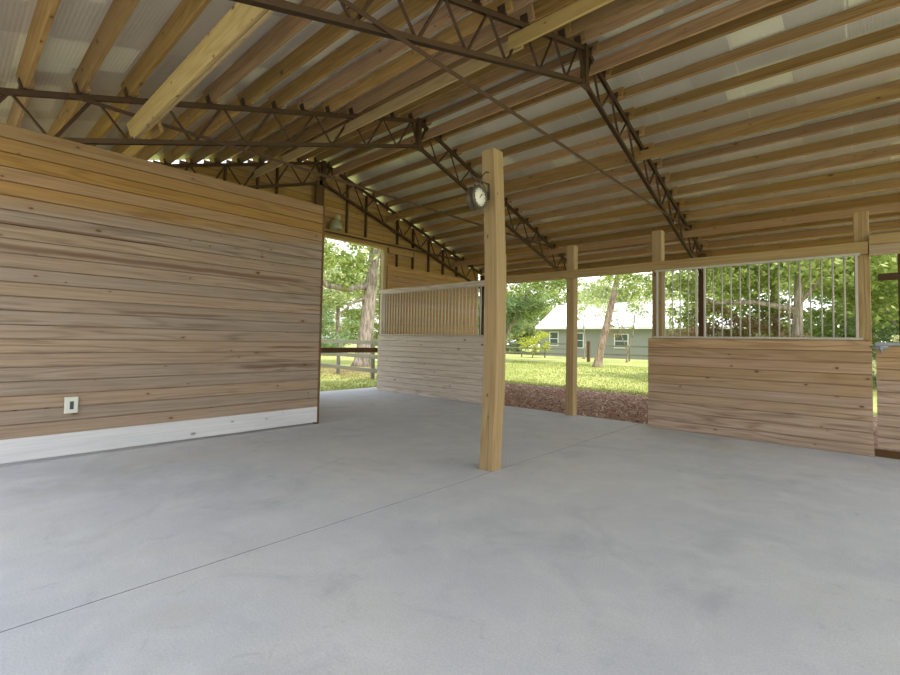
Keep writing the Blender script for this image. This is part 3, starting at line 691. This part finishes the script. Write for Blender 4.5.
def shrub(name,label,base,crowns,stems=3,h=1.0,group=None,bark='bark'):
    t=thing(name,label,'shrub',base,group); rd=random.Random(hash(label)%1000 if False else len(label)); b=V(base)
    for i in range(stems):
        a=rd.uniform(0,6.28); e=V((math.cos(a)*h*.35,math.sin(a)*h*.35,h)); mb=MB(); mb.tube([b+V((0,0,-.05)),b+e*.5+V((.05,0,0)),b+e],[.05,.035,.02],7); mb.build('stem',M[bark],t)
    for (kind,seed,size,n_,rx,rz,nb_,off,sc,rot) in crowns:
        o=bpy.data.objects.new('foliage',crown(kind,seed,size,n_,rx,rz,nb_)); C.objects.link(o); o.parent=t; o.location=off; o.scale=(sc,sc,sc); o.rotation_euler=(0,0,rot)
    return t
BIG=(.26,6000,4.0,2.6,16)
def cr(kind,seed,off,sc=1.0,rot=0.0,size=.26,n=6000,rx=4.0,rz=2.6,nb_=16): return (kind,seed,size,n,rx,rz,nb_,off,sc,rot)
# oak in the doorway
tree('oak_tree','massive grey-barked oak trunk standing behind the fence outside the back doorway',(-19.5,14.75,GZ),8.0,.46,
 [cr('leaf',1,(-1.0,-3.0,6.2),1.0,0),cr('leafp',2,(1.5,2.0,8.0),1.1,1),cr('leaf',3,(-3.5,-5.5,4.6),.75,2)],
 trunk=[(0,0,-.1),(.1,.1,1.2),(.25,.2,3.5),(.45,.3,6.0),(.6,.4,8.5)],
 branches=[([(.25,.1,4.2),(.0,-1.0,3.9),(-.2,-2.1,4.0),(-.5,-2.9,4.7),(-.7,-3.7,6.2)],.19),([(.2,.1,3.6),(.1,-.8,3.2),(.0,-1.5,2.6)],.08)])
tree('slim_tree','slim pale tree left of the oak outside the back doorway',(-27.0,13.0,GZ),6.0,.14,[cr('leafy',4,(0,-.6,4.4),.55,1.1,n=4000),cr('leaf',1,(.6,1.0,6.5),.7,2)],trunk=[(0,0,-.1),(.05,.1,1.6),(.0,-.15,3.6),(.1,.2,6.0)])
tree('background_tree','green tree filling the left of the back doorway behind the slim tree',(-34,15.5,GZ),7,.2,[cr('leafp',2,(0,-2,9.6),1.1,2.4),cr('leaf',3,(0,2.5,10.0),1.0,.9),cr('leaf',3,(0,-.5,5.0),1.1,.4),cr('leafp',2,(1,2,7.5),.9,1.4)])
shrub('shrub','blue-green bushes low behind the doorway fence, left of oak',(-38,19.0,GZ),[cr('leafd',5,(0,0,1.7),.8,.3,n=5000),cr('leafd',5,(2.5,3.5,1.9),.8,1.3,n=5000),cr('leafd',5,(-2,-4.0,2.0),.8,2.3,n=5000)],4,2.0)
tree('background_tree','tall distant tree right behind the doorway oak',(-40,27,GZ),9,.25,[cr('leafp',2,(0,0,6.0),1.3,2.5),cr('leaf',1,(3,2,8.5),1.2,.6)])
# open bay
tree('background_tree','broad tree with drooping foliage at the left of the open bay',(-20.2,27.5,GZ),6.5,.24,[cr('leafd',5,(.3,.2,4.6),.85,.2,n=9000),cr('leaf',3,(2.2,.8,5.4),.75,1.9),cr('leafd',6,(-1.2,1.0,3.0),.6,1.0)],trunk=[(0,0,-.1),(.3,.1,1.4),(1.2,.3,3.0),(2.4,.5,5.2)])
shrub('shrub','yellow-green shrub beside the far fence in the open bay',(-22.6,36.0,GZ),[cr('leafy',4,(0,0,1.3),.42,.4,n=4000)],3,1.2)
tree('leaning_tree','bare leaning tree trunk on the lawn in the open bay',(-11.95,26.15,GZ),9,.26,[cr('leafp',2,(1.8,.6,10.2),.9,.6),cr('leaf',1,(1.0,1.5,11.5),.9,1.6)],trunk=[(0,0,-.1),(.18,.05,1.0),(.62,.2,3.0),(1.15,.3,5.5),(1.7,.4,8.5)],bark='barkp')
tree('slim_tree','small thin-stemmed tree before the house in the open bay',(-13.8,35.4,GZ),3.6,.08,[cr('leaf',1,(.3,0,3.6),.42,.5,n=2500,size=.22),cr('leafr',7,(-.8,.2,2.6),.28,1.5,n=2500,size=.22)],trunk=[(0,0,-.05),(.1,0,1.0),(.45,.1,2.2),(.6,.1,3.8)],branches=[([(.05,0,.9),(-.4,.1,1.9),(-.7,.1,3.0)],.05)])
i=0
for x,y,k,s,lab in ((-46,58,'leafp',2,'pale tree beyond the house, far left of the roof'),(-36,60,'leaf',3,'green tree beyond the house behind its left end'),(-27,59,'leafp',2,'pale tree beyond the house left of the leaning trunk'),(-19,58,'leafp',6,'pale tree beyond the house right of the leaning trunk'),(-11,59,'leaf',1,'green tree rising beyond the right part of the house roof'),(-2,60,'leafp',2,'pale tree beyond the right end of the house')):
    i+=1; tree('background_tree',lab,(x,y,GZ),7,.3,[cr(k,s,(0,0,7.2),1.35,i*.8,size=.26),cr('leafp',2,(1.5,1.0,4.6),1.0,i*1.3)],group='trees beyond the house')
for x,y,k,s,sc_,lab in ((-40,44,'leafp',2,.9,'pale tree left of the house, behind the drooping tree'),(-31,46,'leaf',3,.9,'green tree close to the left end of the house')):
    tree('background_tree',lab,(x,y,GZ),6,.25,[cr(k,s,(0,0,5.0),sc_,x*.3),cr('leafp',2,(1.5,.5,2.6),sc_*.8,y*.4)])
tree('slim_tree','sparse slim tree before the house roof, right of the leaning trunk',(-11.2,37.2,GZ),4.6,.09,[cr('leafp',2,(-.2,0,4.6),.75,.5,n=2500,size=.22),cr('leaf',1,(.9,.2,3.4),.45,1.5,n=2500,size=.22)])
tree('slim_tree','sparse slim tree before the house roof, left of the leaning trunk',(-18.9,38.6,GZ),4.6,.09,[cr('leafp',2,(0,0,4.5),.75,2.5,n=2500,size=.22)])
tree('background_tree','spreading tree at the left, outside the back doorway, far behind fence',(-50,22,GZ),8,.3,[cr('leaf',1,(0,0,4.0),1.2,.7),cr('leafp',2,(0,-3,8.0),1.4,1.7)])
tree('background_tree','far pale tree outside the back doorway between slim tree and oak',(-52,32,GZ),8,.3,[cr('leafp',2,(0,0,4.0),1.4,.2),cr('leaf',3,(0,1,8.5),1.3,1.2)])
tree('background_tree','far green tree hidden behind the oak outside the doorway',(-46,36,GZ),8,.3,[cr('leaf',1,(0,0,3.6),1.1,2.2),cr('leafp',2,(0,0,8.0),1.4,2.9)])
# right side: behind the bars
tree('oak_tree','grey-barked tree trunk seen through the bars of the right grille',(-1.86,19.9,GZ),6.5,.21,
 [cr('leaf',1,(-1.2,-.5,4.6),.8,.3),cr('leaf',3,(-3.6,.6,4.3),.7,1.5),cr('leaf',3,(1.6,.8,4.4),.7,2.5),cr('leafy',4,(.2,2.0,5.4),.6,.5)],
 trunk=[(0,0,-.1),(.0,0,1.2),(.05,.0,3.0),(.1,.1,6.5)],branches=[([(.0,0,2.7),(-1.2,-.2,3.0),(-2.4,-.4,3.0),(-4.2,-.4,3.9)],.11),([(.05,0,2.9),(.7,.2,3.8),(1.5,.3,4.6)],.09)])
tree('background_tree','thinner dark trunk just left of the barred grey trunk',(-2.75,21.8,GZ),5,.12,[cr('leaf',3,(-.6,.4,4.2),.6,.8)],bark='barkp')
shrub('shrub','purple-brown leaved bush seen low through the right grille',(-4.4,20.6,GZ),[cr('leafr',7,(0,0,1.8),.42,.4,n=5000),cr('leafr',7,(1.5,.3,1.6),.4,1.4,n=5000),cr('leafr',7,(-1.0,.8,1.5),.34,2.4,n=5000)],4,1.4)
tree('background_tree','dense green tree behind the middle of the right grille',(-3.5,28.5,GZ),6,.2,[cr('leaf',3,(0,0,4.0),.9,.2),cr('leafd',5,(2.4,1.0,2.6),.8,1.2)])
tree('background_tree','dense green tree behind the right end of the grille',(.6,26.0,GZ),6,.2,[cr('leaf',1,(0,0,3.6),.9,.9),cr('leafd',6,(-1.0,.5,1.7),.55,2.2),cr('leafp',2,(.8,.4,5.2),.8,2.6)])
shrub('shrub','low pale bush behind the right end of the grille',(-.4,22.0,GZ),[cr('leafw',8,(0,0,1.1),.28,.3,n=3500),cr('leafd',5,(.7,.5,1.3),.35,1.3)],3,1.0)
tree('background_tree','leafy tree seen through the opening above the gate',(2.6,23.5,GZ),6,.16,[cr('leaf',3,(-.6,0,3.9),.8,.1),cr('leafd',5,(-.2,.6,2.0),.6,1.1)])
shrub('shrub','blossoming pale shrub just above the gate top',(.55,19.0,GZ),[cr('leafw',8,(0,0,1.15),.22,.9,n=3500)],3,1.0)
tree('background_tree','far green tree behind the post between grille and gate',(5.5,34,GZ),8,.25,[cr('leaf',1,(0,0,4.5),1.2,.4),cr('leafd',6,(-3.5,0,4.0),1.0,1.4)])
for x,y,k,s_,lab in ((-58,20,'leafd',5,'dark undergrowth far left outside the back doorway'),(-60,30,'leaf',3,'undergrowth far behind the slim tree outside the doorway'),(-62,41,'leafd',6,'undergrowth far behind the oak outside the doorway'),
 (-50,47,'leaf',3,'undergrowth at the far left of the open bay, behind the fence'),(-40,50,'leafd',5,'dark undergrowth behind the left end of the house'),(-33,47,'leafd',6,'bushy growth hiding the left corner of the house')):
    shrub('shrub',lab,(x,y,GZ),[cr(k,s_,(0,0,2.0),1.05,x*.2),cr('leafp',2,(3.0,2.5,3.5),.9,y*.3),cr(k,s_,(-2.5,-3.5,1.6),.9,y*.7)],5,2.2,group='far undergrowth')
# ------------------------------------------------------------------ light, sky, camera
w=bpy.data.worlds.new('World'); bpy.context.scene.world=w; w.use_nodes=True
nt=w.node_tree; nt.nodes.clear()
out=nt.nodes.new('ShaderNodeOutputWorld'); bg=nt.nodes.new('ShaderNodeBackground')
tc=nt.nodes.new('ShaderNodeTexCoord'); sx=nt.nodes.new('ShaderNodeSeparateXYZ'); rp=nt.nodes.new('ShaderNodeValToRGB')
nt.links.new(tc.outputs['Generated'],sx.inputs[0]); nt.links.new(sx.outputs[2],rp.inputs[0])
rp.color_ramp.elements[0].color=(1.0,.99,.96,1); rp.color_ramp.elements[1].color=(.74,.85,1.0,1)
nt.links.new(rp.outputs[0],bg.inputs[0]); dt=nt.nodes.new('ShaderNodeVectorMath'); dt.operation='DOT_PRODUCT'; nt.links.new(tc.outputs['Generated'],dt.inputs[0]); dt.inputs[1].default_value=(.45,.55,.7)
mr=nt.nodes.new('ShaderNodeMapRange'); nt.links.new(dt.outputs['Value'],mr.inputs[0]); mr.inputs[1].default_value=-.8; mr.inputs[2].default_value=.9; mr.inputs[3].default_value=.42; mr.inputs[4].default_value=1.8
nt.links.new(mr.outputs[0],bg.inputs[1])
nt.links.new(bg.outputs[0],out.inputs[0])
sl=bpy.data.lights.new('sun','SUN'); sl.energy=2.4; sl.angle=math.radians(3); sl.color=(1.0,.95,.85)
so=bpy.data.objects.new('sun',sl); C.objects.link(so); so.rotation_euler=V((-.95,.30,-1.73)).to_track_quat('-Z','Y').to_euler()
f,cyy,yaw,pitch,roll=462.5,321.656,.737093,.0408338,.0185729
fw=V((-math.sin(yaw)*math.cos(pitch),math.cos(yaw)*math.cos(pitch),math.sin(pitch)))
r0=V((math.cos(yaw),math.sin(yaw),0)); u0=r0.cross(fw)
r=r0*math.cos(roll)+u0*math.sin(roll); u=-r0*math.sin(roll)+u0*math.cos(roll)
cam=bpy.data.cameras.new('camera'); cam.sensor_width=36; cam.sensor_fit='HORIZONTAL'; cam.lens=f/900*36; cam.shift_y=(cyy-337.5)/900; cam.clip_start=.05; cam.clip_end=400
co=bpy.data.objects.new('camera',cam); C.objects.link(co)
mw=Matrix.Identity(4)
for i in range(3): mw[i][0]=r[i]; mw[i][1]=u[i]; mw[i][2]=-fw[i]
mw[2][3]=1.35; co.matrix_world=mw
sc=bpy.context.scene; sc.camera=co
sc.view_settings.view_transform='Standard'; sc.view_settings.look='None'; sc.view_settings.gamma=1.0; sc.view_settings.use_curve_mapping=False
sc.view_settings.exposure=1.0
sc.cycles.max_bounces=10; sc.cycles.diffuse_bounces=6; sc.cycles.glossy_bounces=4; sc.cycles.transmission_bounces=4
